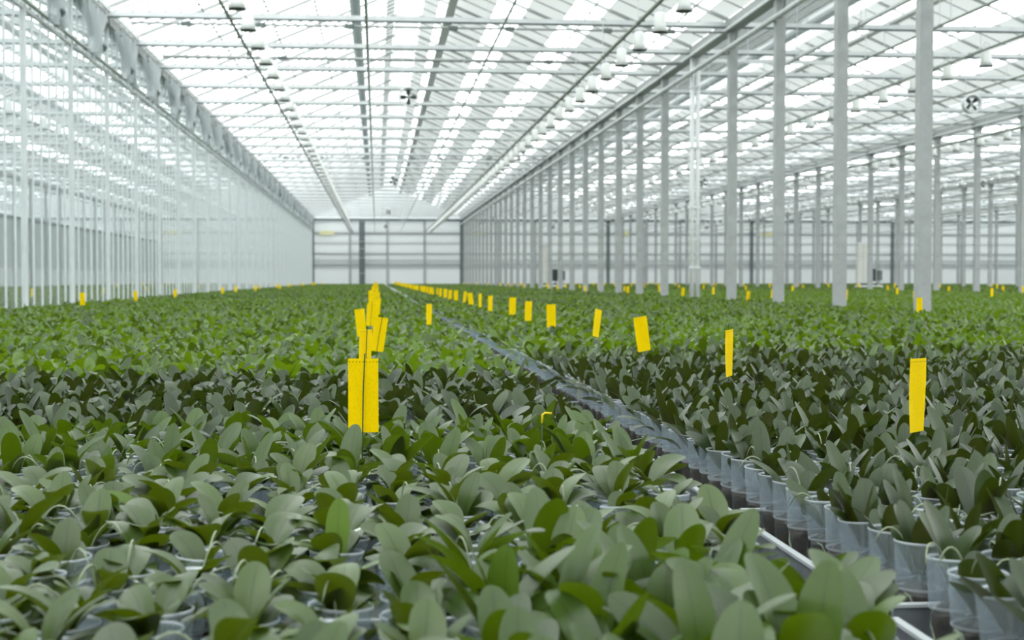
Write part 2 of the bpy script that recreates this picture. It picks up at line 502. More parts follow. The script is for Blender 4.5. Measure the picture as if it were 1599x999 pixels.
# pale yellow boards on the end wall
for i, h in enumerate((-1, 0, 1, 2, 3)):
    xs = X0 + SPAN * h + 1.6
    a = MB(); a.box(xs - .8, xs + .8, YEND - .26, YEND - .2, 6.5, 6.95, 'yellow_board')
    b = obj('wall_board', a)
    tag(b, 'pale yellow board on the far end wall of ' + HALL[h], 'sign', 'pale yellow boards on the end wall')
    a = MB()
    for dx in (-.6, .6): a.box(xs + dx - .03, xs + dx + .03, YEND - .2, YEND - .02, 6.6, 6.85, 'steel')
    obj('bracket', a, b)

# ------------------------------------------------------------------ roof trusses, one per bay and hall
def truss_meshes():
    H = SPAN / 2
    t = MB(); t.bar((-H + .16, 0, EAVE + .1), (H - .16, 0, EAVE + .1), .085, .13, 'steel_light')
    t.bar((-H + .16, 0, EAVE + .03), (H - .16, 0, EAVE + .025), .12, .035, 'steel_dark')  # shade put into the colour: dark underside strip below the paler lit top
    tie = t.mesh('tie_beam')
    r1 = MB(); r1.bar((-H + .1, 0, EAVE + .20), (0, 0, EAVE + .20 + RISE), .04, .07, 'steel'); ra = r1.mesh('rafter')
    r2 = MB(); r2.bar((H - .1, 0, EAVE + .20), (0, 0, EAVE + .20 + RISE), .04, .07, 'steel'); rb = r2.mesh('rafter')
    return tie, ra, rb
TM = truss_meshes()
for h, k0 in ((0, 1), (-1, 1), (-2, 14), (1, 2), (2, 7), (3, 15), (4, 23)):
    n = 0
    for k in range(k0, 31):
        y = YC + BAY * k
        if y > YEND - 1: break
        n += 1
        o = empty('roof_truss', (ridge_x(h), y, 0), 'light steel roof truss spanning %s, %s from the front' % (HALL[h], ORD(n)), 'truss', 'roof trusses over ' + HALL[h])
        for nm, me in zip(('tie_beam', 'rafter', 'rafter'), TM): link(nm, me, o)

# screen drive shafts under the trusses
for i, (y, z, rad) in enumerate(((YC + BAY * 3 - .12, EAVE - .13, .03), (YC + BAY * 4 + 1.0, EAVE - .12, .05), (YC + BAY * 12, EAVE - .13, .03))):
    o = empty('drive_shaft', (ridge_x(0), y, 0), ('thin steel shaft with black bearings under the nearest truss visible', 'thick plain grey shaft crossing below the roof just behind the nearest trusses', 'thin steel shaft under a truss deep in the main hall')[i], 'shaft')
    a = MB(); a.tube([(-SPAN / 2 + .8, 0, z), (SPAN / 2 - .2, 0, z)], rad, 'steel', 8); obj('rod', a, o, True)
    for x in ((-6.1, -4.2, -1.9, .8, 2.3, 4.9, 6.6) if i != 1 else (-4, 4)):
        a = MB(); a.box(x - .12, x + .12, -.05, .05, z - .06, z + .05, 'steel_dark'); a.bar((x, 0, z), (x, 0, EAVE), .03, .03, 'steel'); obj('bearing', a, o)

# ------------------------------------------------------------------ long pipes under the trusses
HANG = {}
def long_pipe(x, z, y0, rad, label, hang=True, mat='pipe', name='overhead_pipe'):
    o = empty(name, (x, y0, z), label, 'pipe', None)
    a = MB(); a.tube([(0, 0, 0), (0, YEND - 1.5 - y0, 0)], rad, mat, 8); obj('tube', a, o, True)
    if hang:
        k = max(0, math.ceil((y0 - YC) / BAY))
        key = (round(z, 3), rad)
        if key not in HANG:
            a = MB()
            a.tube([(0, 0, rad * .5), (0, 0, EAVE - z + .05)], .010, 'steel_light', 5)
            a.box(-rad * 1.3, rad * 1.3, -.02, .02, -rad * 1.3, rad * 1.2, 'steel')
            HANG[key] = a.mesh('hanger')
        while YC + BAY * k < YEND - 2:
            link('hanger', HANG[key], o, (0, YC + BAY * k - y0, 0))
            k += 1
    return o
PZ = 5.2 + EYE
pipes = ((-4.12, .030, 'carrying the left lamps'), (-1.41, .026, 'left of the ridge'), (1.38, .022, 'right of the ridge'), (4.08, .040, 'carrying the right lamps'))
for h, y0 in ((0, 20), (-1, 26), (1, 26), (2, 55), (3, 90)):
    for dx, rad, nm in pipes:
        long_pipe(ridge_x(h) + dx, PZ, y0, rad, 'long overhead pipe %s in %s' % (nm, HALL[h]))
for r, y0, nm in ((1, 18, 'first'), (2, 50, 'second'), (3, 85, 'third'), (4, 120, 'farthest')):
    long_pipe(X0 + SPAN * r - .21, 6.14 + EYE, y0, .068, 'thick pale rail along the tops of the %s steel column row' % nm, False, 'steel_light', 'overhead_rail')
    long_pipe(X0 + SPAN * r + .42, 5.25 + EYE, y0, .045, 'pale pipe just right of the %s steel column row' % nm, True, 'steel_light')
    long_pipe(X0 + SPAN * r + 2.1, 5.25 + EYE, y0, .028, 'thin dark pipe a little right of the %s steel column row' % nm, True, 'pipe')
lp = long_pipe(X0 + .12, 5.57 + EYE, 8, .035, 'thin grey rail with small hooks along the foot of the gathered curtains', False, 'pipe', 'curtain_rail')
a = MB()
for i in range(130): a.tube([(0, i * 1.125 + .3, 0), (.02, i * 1.125 + .3, -.09), (.02, i * 1.125 + .36, -.12)], .009, 'steel_dark', 4)
tag(obj('hook', a, lp), kind='stuff')

# gathered shade curtains hanging from the partition eave
def curtain_mesh(seed):
    rr = random.Random(seed)
    nx, nz = 72, 7
    vs, fs = [], []
    L = 2.6
    ph = [rr.uniform(0, 6.28) for _ in range(3)]
    for j in range(nz):
        q = j / (nz - 1)
        for i in range(nx):
            t = i / (nx - 1)
            c = .5
            yy = L * (c + (t - c) * (1 - .62 * math.sin(q * 2.2) ** 2)) + (seed % 2) * .5 * q
            d = .10 * math.sin(t * 95 + ph[0]) * (1 - .4 * q) + .05 * math.sin(t * 31 + ph[1])
            z = -q * (1.08 + .10 * math.sin(t * 6.28 * 2 + ph[2]))
            vs.append((d, yy, z))
    for j in range(nz - 1):
        for i in range(nx - 1):
            fs.append((j * nx + i, j * nx + i + 1, (j + 1) * nx + i + 1, (j + 1) * nx + i))
    m = MB(); m.add(vs, fs, 'curtain')
    return m.mesh('cloth', True)
CUR = [curtain_mesh(s) for s in range(4)]
kn = MB(); kn.tube([(-.02, 0, 0), (.02, .07, -.06), (.0, .02, -.16)], [.05, .06, .02], 'steel_dark', 8); knot = kn.mesh('tie_strap', True)
kn = MB()
for y in (.1, 1.0, 1.95, 2.9): kn.tube([(.03, y, .06), (.05, y, -.02), (.05, y + .05, -.14)], .022, 'steel_dark', 6)
hookm = kn.mesh('curtain_hook')
n = 0
for k in range(-3, 30):
    y = YC + 1.3 + BAY * k
    if y > YEND - 5: break
    n += 1
    o = tag(link('gathered_curtain', CUR[k % 4], None, (X0 + .26, y, EAVE - .10)), 'grey gathered curtain bundle under the partition eave, %s from the front' % ORD(n), 'curtain', 'gathered curtains under the partition eave')
    link('tie_strap', knot, o, (.1, 1.4 + .25 * (k % 3), -.80)); link('curtain_hook', hookm, o)

# ------------------------------------------------------------------ hanging grow lights (switched off)
lb = MB(); lb.lathe([(.0, .40), (.06, .40), (.10, .385), (.115, .36), (.12, .12), (.165, .0), (.158, .0), (.113, .12)], 'lamp_white', 20); lamp_body = lb.mesh('reflector', True)
lb = MB(); lb.lathe([(.0, .006), (.155, .006), (.158, -.012), (.0, -.018)], 'lamp_dark', 20); lamp_mouth = lb.mesh('lamp_glass', True)
lb = MB(); lb.tube([(0, 0, .39), (0, 0, .45), (-.06, 0, .46), (-.37, 0, .27)], .018, 'steel_light', 6); lb.tube([(.05, .03, .39), (.10, .03, .5), (-.02, .02, .55), (-.1, .01, .44)], .006, 'steel', 5); lb.box(-.43, -.31, -.02, .02, .20, .30, 'steel'); lamp_hook = lb.mesh('hanger', True)
lamp0 = None
for h, dx, y0, nm in ((0, -3.75, 24.3, 'left row of the main hall'), (0, 4.45, 21.5, 'right row of the main hall'),
                      (1, -3.75, 32, 'left row of the next hall right'), (1, 4.45, 42, 'right row of the next hall right'),
                      (2, -3.75, 66, 'left row of the second hall right'), (-1, 4.45, 44, 'row behind the glass partition')):
    n = 0
    y = y0
    while y < YEND - 4 and (h == 0 or n < 34):
        n += 1
        loc = (ridge_x(h) + dx, y, 4.95 + EYE)
        lab = 'white hanging grow light, %s from front, %s' % (ORD(n), nm)
        if lamp0 is None:
            lamp0 = tag(link('grow_light', lamp_body, None, loc), lab, 'lamp', 'grow lights in ' + nm)
            link('lamp_glass', lamp_mouth, lamp0); link('hanger', lamp_hook, lamp0)
        else:
            dup(lamp0, loc, lab, 'grow lights in ' + nm)
        y += 2.25

# ------------------------------------------------------------------ circulation fans
def fan(x, y, z, lab, spin):
    o = empty('circulation_fan', (x, y, z), lab, 'fan', 'circulation fans hanging in the halls')
    a = MB()
    a.lathe([(.245, -.10), (.255, -.14), (.285, -.15), (.30, -.12), (.272, -.05), (.262, .05), (.275, .12), (.262, .13), (.25, .08), (.245, -.10)], 'white', 32, 'y')
    obj('shroud', a, o, True)
    a = MB(); a.lathe([(.0, -.075), (.04, -.07), (.055, -.05), (.055, .10), (.0, .11)], 'steel', 16, 'y'); obj('motor_hub', a, o, True)
    for k in range(4):
        an = spin + k * PI / 2
        ca, sa = math.cos(an), math.sin(an)
        vs = []
        for rr, w, tw in ((.05, .03, .03), (.12, .055, .028), (.19, .06, .02), (.235, .05, .014)):
            for sgn in (-1, 1):
                vs.append((rr * ca - sgn * w * sa, sgn * tw, rr * sa + sgn * w * ca))
                vs.append((rr * ca - sgn * w * sa, sgn * tw + .008, rr * sa + sgn * w * ca))
        fs = []
        for i in range(3):
            b = i * 4
            fs += [(b, b + 4, b + 6, b + 2), (b + 1, b + 3, b + 7, b + 5), (b, b + 1, b + 5, b + 4), (b + 2, b + 6, b + 7, b + 3)]
        fs += [(0, 2, 3, 1), (12, 13, 15, 14)]
        a = MB(); a.add(vs, fs, 'blade'); obj('blade', a, o)
    a = MB()
    a.bar((-.26, .09, 0), (.26, .09, 0), .015, .015, 'steel'); a.bar((-.2, .09, .13), (.2, .09, .13), .012, .012, 'steel')
    obj('guard_bar', a, o)
    a = MB()
    for sx in (-.18, .18): a.tube([(sx, 0, .21), (sx, 0, EAVE - z + .04)], .012, 'steel_light', 6)
    obj('hanger', a, o)
FZ = 5.36 + EYE
nn = ('nearest', 'second', 'third', 'farthest')
for h in (-1, 0, 1, 2):
    for i, y in enumerate((YC + BAY * 4, YC + BAY * 12, YC + BAY * 20, YC + BAY * 27)):
        if (h == -1 and i < 2) or (h == 2 and i < 1): continue
        yy = y
        fan(ridge_x(h) - .27 + (.55 if h == 1 else 0), yy, FZ, 'white ring fan with dark blades, %s one in %s' % (nn[i], HALL[h]), (0, .35, .7, .2)[i] + (.75 if h else 0))

# ------------------------------------------------------------------ bench containers
YB0, YSTEP = 0.40, 1.33
def yb(k): return YB0 + YSTEP * k
def bench_mesh(length):
    """tray with its aisle end at x = 0, running to +x"""
    t = MB(); t.box(.02, length, .02, YSTEP - .02, -.02, 0, 'alu')
    tray = t.mesh('tray_floor')
    e = MB()
    e.box(0, .018, .03, YSTEP - .03, -.09, .085, 'alu')
    e.box(-.005, .016, .03, YSTEP - .03, .085, .094, 'alu_edge')
    end = e.mesh('end_rail')
    s1 = MB()
    s1.box(.02, length, .012, .024, -.03, .105, 'alu'); s1.box(.02, length, .006, .030, .105, .112, 'alu_edge')
    side = s1.mesh('side_rail')
    l = MB(); l.box(-.004, 0, .06, .13, -.03, .06, 'sticker'); stick = l.mesh('code_sticker')
    l = MB()
    l.box(-.0055, -.004, .075, .085, -.015, .045, 'ink'); l.box(-.0055, -.004, .105, .115, -.015, .045, 'ink'); l.box(-.0055, -.004, .085, .105, .035, .045, 'ink'); l.box(-.0055, -.004, .085, .105, -.015, -.005, 'ink')
    ink = l.mesh('code_mark')
    g = MB()
    for x in (.5, length - .5):
        for y in (.25, YSTEP - .25): g.box(x - .03, x + .03, y - .03, y + .03, -BENCH, -.02, 'steel')
    legs = g.mesh('leg')
    return tray, end, side, stick, ink, legs
def bench(me, x, y, rz, lab, grp):
    o = empty('bench_container', (x, y, BENCH), lab, 'bench', grp, rz=rz)
    link('tray_floor', me[0], o); link('end_rail', me[1], o); link('side_rail', me[2], o)
    s = link('code_sticker', me[3], o); link('code_mark', me[4], s)
    link('stand', me[5], o)
RX, LX = 1.13, .91
BR, BL = bench_mesh(8.1), bench_mesh(7.75)
for k in range(1, 22):
    bench(BR, RX, yb(k), 0, 'aluminium bench tray right of the aisle, %s from the front' % ORD(k), 'bench trays right of the aisle')
for k in range(1, 12):
    bench(BL, LX, yb(k) + YSTEP, PI, 'aluminium bench tray left of the aisle, %s from the front' % ORD(k), 'bench trays left of the aisle')
# the same trays carry on, out of sight under the leaves
mb = MB()
for xa, xb, ya in ((RX, 9.25, yb(22)), (-6.8, LX, yb(12)), (9.9, 25.8, 16), (26.5, 42.4, 50), (43.1, 59, 85), (-23.3, -7.4, 12)):
    mb.box(xa, xb, ya, YEND - 3, BENCH - .06, BENCH, 'alu')
    for s in (xa + .8, (xa + xb) / 2, xb - .8): mb.box(s - .04, s + .04, ya, YEND - 3, 0, BENCH - .06, 'steel')
tag(obj('bench_bed', mb), 'long run of bench trays hidden under the distant orchids', 'bench', kind='stuff')

# ------------------------------------------------------------------ orchids
def leaf_batch(base, az, e0, bend, L, W, fold, roll, nu, nv):
    n = len(az)
    s = np.linspace(0, 1, nv)
    t = 1 - (1 - s) ** 1.6
    fine = np.linspace(0, 1, 33)
    ang = e0[:, None] - bend[:, None] * fine[None] ** 1.3
    dr, dz = np.cos(ang), np.sin(ang)
    cr = np.concatenate([np.zeros((n, 1)), np.cumsum((dr[:, 1:] + dr[:, :-1]) / 2 / 32, 1)], 1)
    cz = np.concatenate([np.zeros((n, 1)), np.cumsum((dz[:, 1:] + dz[:, :-1]) / 2 / 32, 1)], 1)
    idx = t * 32
    i0 = np.clip(idx.astype(int), 0, 31); fr_ = idx - i0
    r = (cr[:, i0] * (1 - fr_) + cr[:, i0 + 1] * fr_) * L[:, None]
    z = (cz[:, i0] * (1 - fr_) + cz[:, i0 + 1] * fr_) * L[:, None]
    a = e0[:, None] - bend[:, None] * t[None] ** 1.3
    ca, sa = np.cos(az)[:, None], np.sin(az)[:, None]
    lat = np.stack([-sa + 0 * r, ca + 0 * r, 0 * r], -1)
    nor = np.stack([-np.sin(a) * ca, -np.sin(a) * sa, np.cos(a)], -1)
    cro, sro = np.cos(roll)[:, None, None], np.sin(roll)[:, None, None]
    lat, nor = lat * cro + nor * sro, nor * cro - lat * sro
    w = np.where(t > .56, np.sqrt(np.clip(1 - ((t - .56) / .44) ** 2, 0.0004, 1)), .34 + .66 * np.sin(PI / 2 * np.clip(t / .56, 0, 1)))
    hw = W[:, None] / 2 * w[None]
    c = np.linspace(-1, 1, nu)
    cen = base[:, None] + np.stack([r * ca, r * sa, z], -1)
    P = cen[:, :, None] + lat[:, :, None] * (hw[:, :, None] * c)[..., None] + \
        nor[:, :, None] * ((hw * fold[:, None] * (1.15 - t[None]))[:, :, None] * np.abs(c) ** 1.3)[..., None]
    V = P.reshape(-1, 3)
    g = np.arange(nu * nv).reshape(nv, nu)
    q = np.stack([g[:-1, :-1], g[1:, :-1], g[1:, 1:], g[:-1, 1:]], -1).reshape(-1, 4)
    Q = (q[None] + (np.arange(n) * nu * nv)[:, None, None]).reshape(-1, 4)
    UV = np.broadcast_to(np.stack(np.meshgrid(np.linspace(0, 1, nu), t), -1)[None], (n, nv, nu, 2)).reshape(-1, 2)
    return V, Q, UV, q.shape[0]
STYLE = {  # leaf length, width, lowest and highest start angle, bend range, leaves
    'upright': (.172, .060, 52, 86, (.1, 1.3)),
    'broad': (.162, .068, 46, 84, (.2, 1.7)),
    'low': (.122, .070, 24, 74, (.3, 2.0)),
    'big': (.190, .080, 45, 82, (.2, 1.5)),
}
def plant_params(pos, style, nl, scale=1.0):
    """leaf parameters for many plants at pos (n,3): nl leaves each in two ranks"""
    n = len(pos)
    L0, W0, ea, eb, (b0, b1) = STYLE[style]
    az0 = rng.uniform(0, 2 * PI, n)
    k = np.arange(nl)
    az = az0[:, None] + PI * (k % 2)[None] + rng.normal(0, .45, (n, nl))
    q = (k + .5) / nl
    e0 = R(1) * (ea + (eb - ea) * q[None] + rng.normal(0, 9, (n, nl)))
    bend = rng.uniform(b0, b1, (n, nl)) * (1.1 - .6 * q[None])
    L = L0 * scale * rng.uniform(.78, 1.2, (n, nl)) * (1 - .22 * (q[None] > .85)) * rng.uniform(.9, 1.1, (n, 1))
    W = W0 * scale * rng.uniform(.82, 1.12, (n, nl))
    base = pos[:, None] + np.stack([np.cos(az) * .012, np.sin(az) * .012, np.broadcast_to(q * .022, (n, nl))], -1)
    return (base.reshape(-1, 3), az.ravel(), e0.ravel(), bend.ravel(), L.ravel(), W.ravel(),
            rng.uniform(.18, .72, n * nl), rng.normal(0, .26, n * nl))
CROWN = {'upright': .150, 'broad': .165, 'big': .17, 'low': .195}          # crown height above the pot base
def foliage_mesh(style, mat):
    nl = int(rng.integers(6, 9)) if style == 'low' else int(rng.integers(5, 8))
    V, Q, UV, _ = leaf_batch(*plant_params(np.array([[0, 0, CROWN[style]]]), style, nl), nu=5, nv=11)
    return np_mesh('foliage', V, Q, UV, None, (mat,))
def pot_mesh(n=28):
    p = MB()
    p.lathe([(.0005, .003), (.040, .003), (.040, .0), (.043, .004), (.0525, .122)], 'pot', n)
    p.lathe([(.0525, .122), (.0548, .124), (.0550, .127), (.0545, .129)], 'rim', n)
    p.lathe([(.0545, .129), (.0595, .229)], 'sleeve', n)
    p.lathe([(.0595, .229), (.0610, .230), (.0613, .234), (.0600, .235), (.0588, .230)], 'rim', n)
    return p.mesh('pot', True)
def bark_mesh():
    p = MB(); rr = random.Random(5)
    n = 20
    prof = [(.0005, .006), (.037, .006), (.0415, .03), (.0450, .06), (.0480, .09), (.0495, .112), (.034, .130), (.0005, .140)]
    vs, fs = [], []
    for r, h in prof:
        for k in range(n):
            a = 2 * PI * k / n
            j = 1 + rr.uniform(-.06, .02)
            vs.append((r * j * math.cos(a), r * j * math.sin(a), h + rr.uniform(-.003, .003)))
    for i in range(len(prof) - 1):
        for k in range(n): fs.append((i * n + k, i * n + (k + 1) % n, (i + 1) * n + (k + 1) % n, (i + 1) * n + k))
    p.add(vs, fs, 'bark'); return p.mesh('potting_bark')
def smooth(p, n=10):
    out = []
    for i in range(n + 1):
        t = i / n; b = ((1 - t) ** 3, 3 * t * (1 - t) ** 2, 3 * t * t * (1 - t), t ** 3)
        out.append(tuple(sum(b[k] * p[k][c] for k in range(4)) for c in range(3)))
    return out
def root_mesh(seed):
    rr = random.Random(seed); p = MB()
    for _ in range(rr.choice((0, 1, 1, 2))):
        a = rr.uniform(0, 6.28); d = .055 + rr.uniform(0, .05); zt = rr.uniform(-.005, .04)
        c, s = math.cos(a), math.sin(a)
        k_ = rr.uniform(-.03, .03)
        p.tube(smooth([(.01 * c, .01 * s, .16), (.032 * c, .032 * s, .25 + zt), (d * c - k_ * s, d * s + k_ * c, .29 + zt), ((d + .03) * c, (d + .03) * s, .21 + zt * 1.2)]), [.0022] * 8 + [.0020, .0018, .0012], 'root', 6)
    for _ in range(2):   # roots curling inside the clear pot
        a = rr.uniform(0, 6.28); pts = []
        for i in range(7): pts.append((.0500 * math.cos(a + i * .25) * (1 - .016 * i), .0500 * math.sin(a + i * .25) * (1 - .016 * i), .118 - i * .012 + .008 * math.sin(i * 2)))
        p.tube(pts, .0025, 'root', 5)
    return p.mesh('aerial_root', True)
POT, BARK = pot_mesh(), bark_mesh()
ROOTS = [root_mesh(s) for s in range(8)]
FOL = {}
for st, mt in (('upright', 'leaf_dark'), ('broad', 'leaf_mid'), ('low', 'leaf_low'), ('big', 'leaf_mid')):
    FOL[st] = [foliage_mesh(st, mt) for _ in range(18)]

# every plant position on the near benches
PX, PY = .150, .163
def style_of(x, y, k):
    if x < 1.05:
        if k <= 2:
            return ('big', 'leaf_mid') if (k == 1 and x > .15) or (k == 1 and y < 2.0 and x > -.1) else ('low', 'leaf_low')
        if k == 3: return 'broad', 'leaf_mid'
        if k in (4, 5): return 'broad', 'leaf_dark'
        return 'broad', ('leaf_young' if rng.uniform() < .62 else 'leaf_mid')
    if k <= 6: return 'upright', 'leaf_dark'
    if k == 7: return 'upright', ('leaf_mid' if rng.uniform() < .6 else 'leaf_dark')
    return 'broad', ('leaf_young' if rng.uniform() < .6 else 'leaf_mid')
FPX = 50 / 36 * 1599
def project(x, y, z):
    cyaw, syaw, cp, sp = math.cos(YAW), math.sin(YAW), math.cos(PITCH), math.sin(PITCH)
    zz = z - EYE
    d = x * syaw * cp + y * cyaw * cp - zz * sp
    u = x * cyaw - y * syaw
    v = x * syaw * sp + y * cyaw * sp + zz * cp
    return 799.5 + FPX * u / d, 499.5 - FPX * v / d, d
plants = []          # x, y, style, mat, bench side, row from aisle, index from front
for side, xe, sgn, nx in (('right', RX + .105, 1, 54), ('left', LX - .10, -1, 51)):
    for i in range(nx):
        idx = 0
        for k in range(1, 24):
            for j in range(8):
                y = yb(k) + .095 + j * PX * 1.08 + (.5 * PX if i % 2 else 0) * (j < 7 or i % 2 == 0)
                if j == 7 and i % 2: y = yb(k) + .095 + 7 * PX * 1.08 + .02
                x = xe + sgn * i * PX
                st, mt = style_of(x, y, k)
                x += rng.uniform(-.008, .008); y += rng.uniform(-.008, .008)
                if st == 'low' and rng.uniform() < .06: continue
                if st == 'big' and i < 1 and not 2.2 < y < 2.65: continue
                plants.append((x, y, st, mt, side, i, k))
inview = []
for p in plants:
    u, v, d = project(p[0], p[1], 1.08)
    if -50 < u < 1650 and v < 1060 and d > 0: inview.append((d, p))
inview.sort(key=lambda t: t[0])
near = [p for _, p in inview[:296]]
nearset = set(id(p) for p in near)
near.sort(key=lambda p: (p[4], p[5], p[1]))
NAMES = {'upright': 'upright dark-leaved orchid', 'broad': 'broad-leaved green orchid', 'low': 'low grey-green orchid', 'big': 'tall broad-leaved orchid'}
last, cnt = None, 0
root0 = empty('potted_orchid', (0, 0, 0), 'potted orchid', 'potted orchid')
ch = [link('pot', POT, root0), link('potting_bark', BARK, root0), link('foliage', FOL['upright'][0], root0), link('aerial_root', ROOTS[0], root0)]
first = True
NR = 0
for p in near:
    x, y, st, mt, side, i, k = p
    if (side, i) != last: last, cnt = (side, i), 0
    cnt += 1; NR += 1
    if i == 0: lab = '%s in clear pot at the %s edge of the aisle, %s from front' % (NAMES[st], side, ORD(cnt))
    else: lab = '%s, %s row %s of the aisle, %s from front' % (NAMES[st], ORD(i + 1), side, ORD(cnt))
    if first: o, first = root0, False
    else: o = dup(root0, (0, 0, 0))
    o['label'] = lab; o['group'] = 'potted orchids on the %s bench' % side
    o.location = (x, y, BENCH + .004)
    o.rotation_euler = (rng.normal(0, .03), rng.normal(0, .03), rng.uniform(0, 6.28))
    sc = rng.uniform(.93, 1.06)
    kids = {c.name.split('.')[0]: c for c in o.children}
    kids['foliage'].data = FOL[st][int(rng.integers(18))]
    kids['foliage'].rotation_euler = (0, 0, rng.uniform(0, 6.28)); kids['foliage'].scale = (sc, sc, sc)
    kids['aerial_root'].data = ROOTS[int(rng.integers(8))]
    kids['aerial_root'].rotation_euler = (0, 0, rng.uniform(0, 6.28))

# three single leaves that stand out among the near plants
def odd_leaf(x, y, mat, az, e0, bend, L, W, roll, lab):
    best = min((o for o in C.objects if o.name.startswith('potted_orchid')), key=lambda o: (o.location.x - x) ** 2 + (o.location.y - y) ** 2)
    A = lambda v: np.array([v], dtype=float)
    V, Q, UV, _ = leaf_batch(np.array([[0, 0, .20]]), A(az), A(e0), A(bend), A(L), A(W), A(.3), A(roll), 5, 13)
    o = link('odd_leaf', np_mesh('odd_leaf', V, Q, UV, None, (mat,)), best)
    o.rotation_euler.z = -best.rotation_euler.z
    o['label'] = lab
odd_leaf(-.158, 3.30, 'pale_leaf', -1.3, R(72), 2.0, .13, .075, .2, 'bleached white leaf')
odd_leaf(-.085, 3.20, 'leaf_young', 1.5, R(86), .1, .15, .055, 0, 'bright green upright leaf')
odd_leaf(-.50, 3.55, 'leaf_young', 2.9, R(48), .7, .19, .050, -.9, 'long bright green leaf arching sideways')

# all further plants: one mass
Vs, Qs, UVs, MIs, off = [], [], [], [], 0
MASSM = ['leaf_mid', 'leaf_dark', 'leaf_young', 'leaf_low', 'pot', 'bark', 'sleeve', 'rim']
def mass(V, Q, UV, mi):
    global off
    Vs.append(V.astype(np.float32)); Qs.append(Q + off); UVs.append(UV.astype(np.float32)); MIs.append(np.full(len(Q), mi, dtype=np.int32) if np.isscalar(mi) else mi)
    off += len(V)
def mass_plants(P, style, mat, nl, nu, nv, scale=1.0):
    if len(P) == 0: return
    P = np.asarray(P, dtype=float)
    V, Q, UV, _ = leaf_batch(*plant_params(P, style, nl, scale), nu=nu, nv=nv)
    mass(V, Q, UV, MASSM.index(mat))
groups = {}
potpos = []
for p in plants:
    if id(p) in nearset: continue
    u, v, d = project(p[0], p[1], 1.08)
    if d < 1.2: continue
    lod = 0 if p[1] < 9.6 else 1
    if not ((-1300 if d < 8 else -500) < u < (2900 if d < 8 else 2100)): continue
    groups.setdefault((p[2], p[3], lod), []).append((p[0], p[1], BENCH + CROWN[p[2]]))
    if p[1] < 5.8 or (p[4] == 'right' and p[5] < 3) or (p[4] == 'left' and p[5] < 1): potpos.append((p[0], p[1]))
for (st, mt, lod), P in sorted(groups.items()):
    mass_plants(P, st, mt, 6 if lod == 0 else 5, 3, 8 if lod == 0 else 6)
# pots of the mass that can be seen along the aisle
pv, pq = [], []
nn_ = 14
prof = [(.043, .0), (.0525, .122), (.0558, .128), (.0545, .133), (.0590, .226), (.0625, .231), (.0580, .228)]
aa = np.arange(nn_) * 2 * PI / nn_
pv = np.concatenate([np.stack([r * np.cos(aa), r * np.sin(aa), np.full(nn_, h)], -1) for r, h in prof])
pq = np.array([(i * nn_ + k, i * nn_ + (k + 1) % nn_, (i + 1) * nn_ + (k + 1) % nn_, (i + 1) * nn_ + k) for i in range(len(prof) - 1) for k in range(nn_)])
prof2 = [(.040, .01), (.0490, .110), (.03, .130), (.001, .138)]
bv = np.concatenate([np.stack([r * np.cos(aa), r * np.sin(aa), np.full(nn_, h)], -1) for r, h in prof2])
bq = np.array([(i * nn_ + k, i * nn_ + (k + 1) % nn_, (i + 1) * nn_ + (k + 1) % nn_, (i + 1) * nn_ + k) for i in range(len(prof2) - 1) for k in range(nn_)])
PP = np.array([(x, y, BENCH + .004) for x, y in potpos])
for v_, q_, nm in ((pv, pq, 'pot'), (bv, bq, 'bark')):
    V = (PP[:, None] + v_[None]).reshape(-1, 3)
    Q = (q_[None] + (np.arange(len(PP)) * len(v_))[:, None, None]).reshape(-1, 4)
    if nm == 'pot':
        mi = np.tile(np.repeat([MASSM.index(m_) for m_ in ('pot', 'rim', 'rim', 'sleeve', 'rim', 'rim')], nn_), len(PP)).astype(np.int32)
    else: mi = MASSM.index(nm)
    mass(V, Q, np.zeros((len(V), 2)), mi)
def field(xa, xb, ya, yb_, sp, style, mats, nl, nv, scale, zj=.0, band=YSTEP):
    xs = np.arange(xa + sp / 2, xb, sp); ys = np.arange(ya + sp / 2, yb_, sp)
    X, Y = np.meshgrid(xs, ys)
    X = X.ravel() + rng.uniform(-.3, .3, X.size) * sp; Y = Y.ravel() + rng.uniform(-.3, .3, Y.size) * sp
    cyaw, syaw = math.cos(YAW), math.sin(YAW)
    d = X * syaw + Y * cyaw; u = 799.5 + FPX * (X * cyaw - Y * syaw) / d
    ok = (u > -350) & (u < 1950); X, Y = X[ok], Y[ok]
    kk = np.floor((Y - YB0) / band).astype(int)
    sel = np.where(rng.uniform(size=X.size) < .65, rng.integers(0, len(mats), X.size), ((kk * 7919 + int(xa * 10)) % 97) % len(mats))
    zb = BENCH + CROWN['broad'] + (((kk * 31) % 7) - 3) * .004 + zj
    for i, mt in enumerate(mats):
        w = sel == i
        mass_plants(np.stack([X[w], Y[w], zb[w]], -1), style, mt, nl, 3, nv, scale)
YM = yb(24)
for xa, xb in ((RX + .03, 9.2), (-6.75, LX - .03)):
    field(xa, xb, YM - .25, 62, .185, 'broad', ('leaf_young', 'leaf_young', 'leaf_mid', 'leaf_young', 'leaf_mid'), 5, 4, 1.12)
    field(xa, xb, 61.5, YEND - 3, .30, 'broad', ('leaf_young', 'leaf_mid', 'leaf_young'), 5, 3, 1.25)
field(9.95, 25.7, 19, 70, .27, 'broad', ('leaf_young',), 5, 4, 1.15)
field(9.95, 25.7, 70, YEND - 3, .38, 'broad', ('leaf_young', 'leaf_mid'), 5, 3, 1.35)
field(26.6, 42.3, 52, YEND - 3, .42, 'broad', ('leaf_mid', 'leaf_young'), 5, 3, 1.4)
field(43.2, 58.9, 88, YEND - 3, .5, 'broad', ('leaf_mid', 'leaf_young'), 5, 3, 1.6)
field(-23.2, -7.5, 16, 60, .34, 'broad', ('leaf_mid', 'leaf_young'), 5, 3, 1.3)
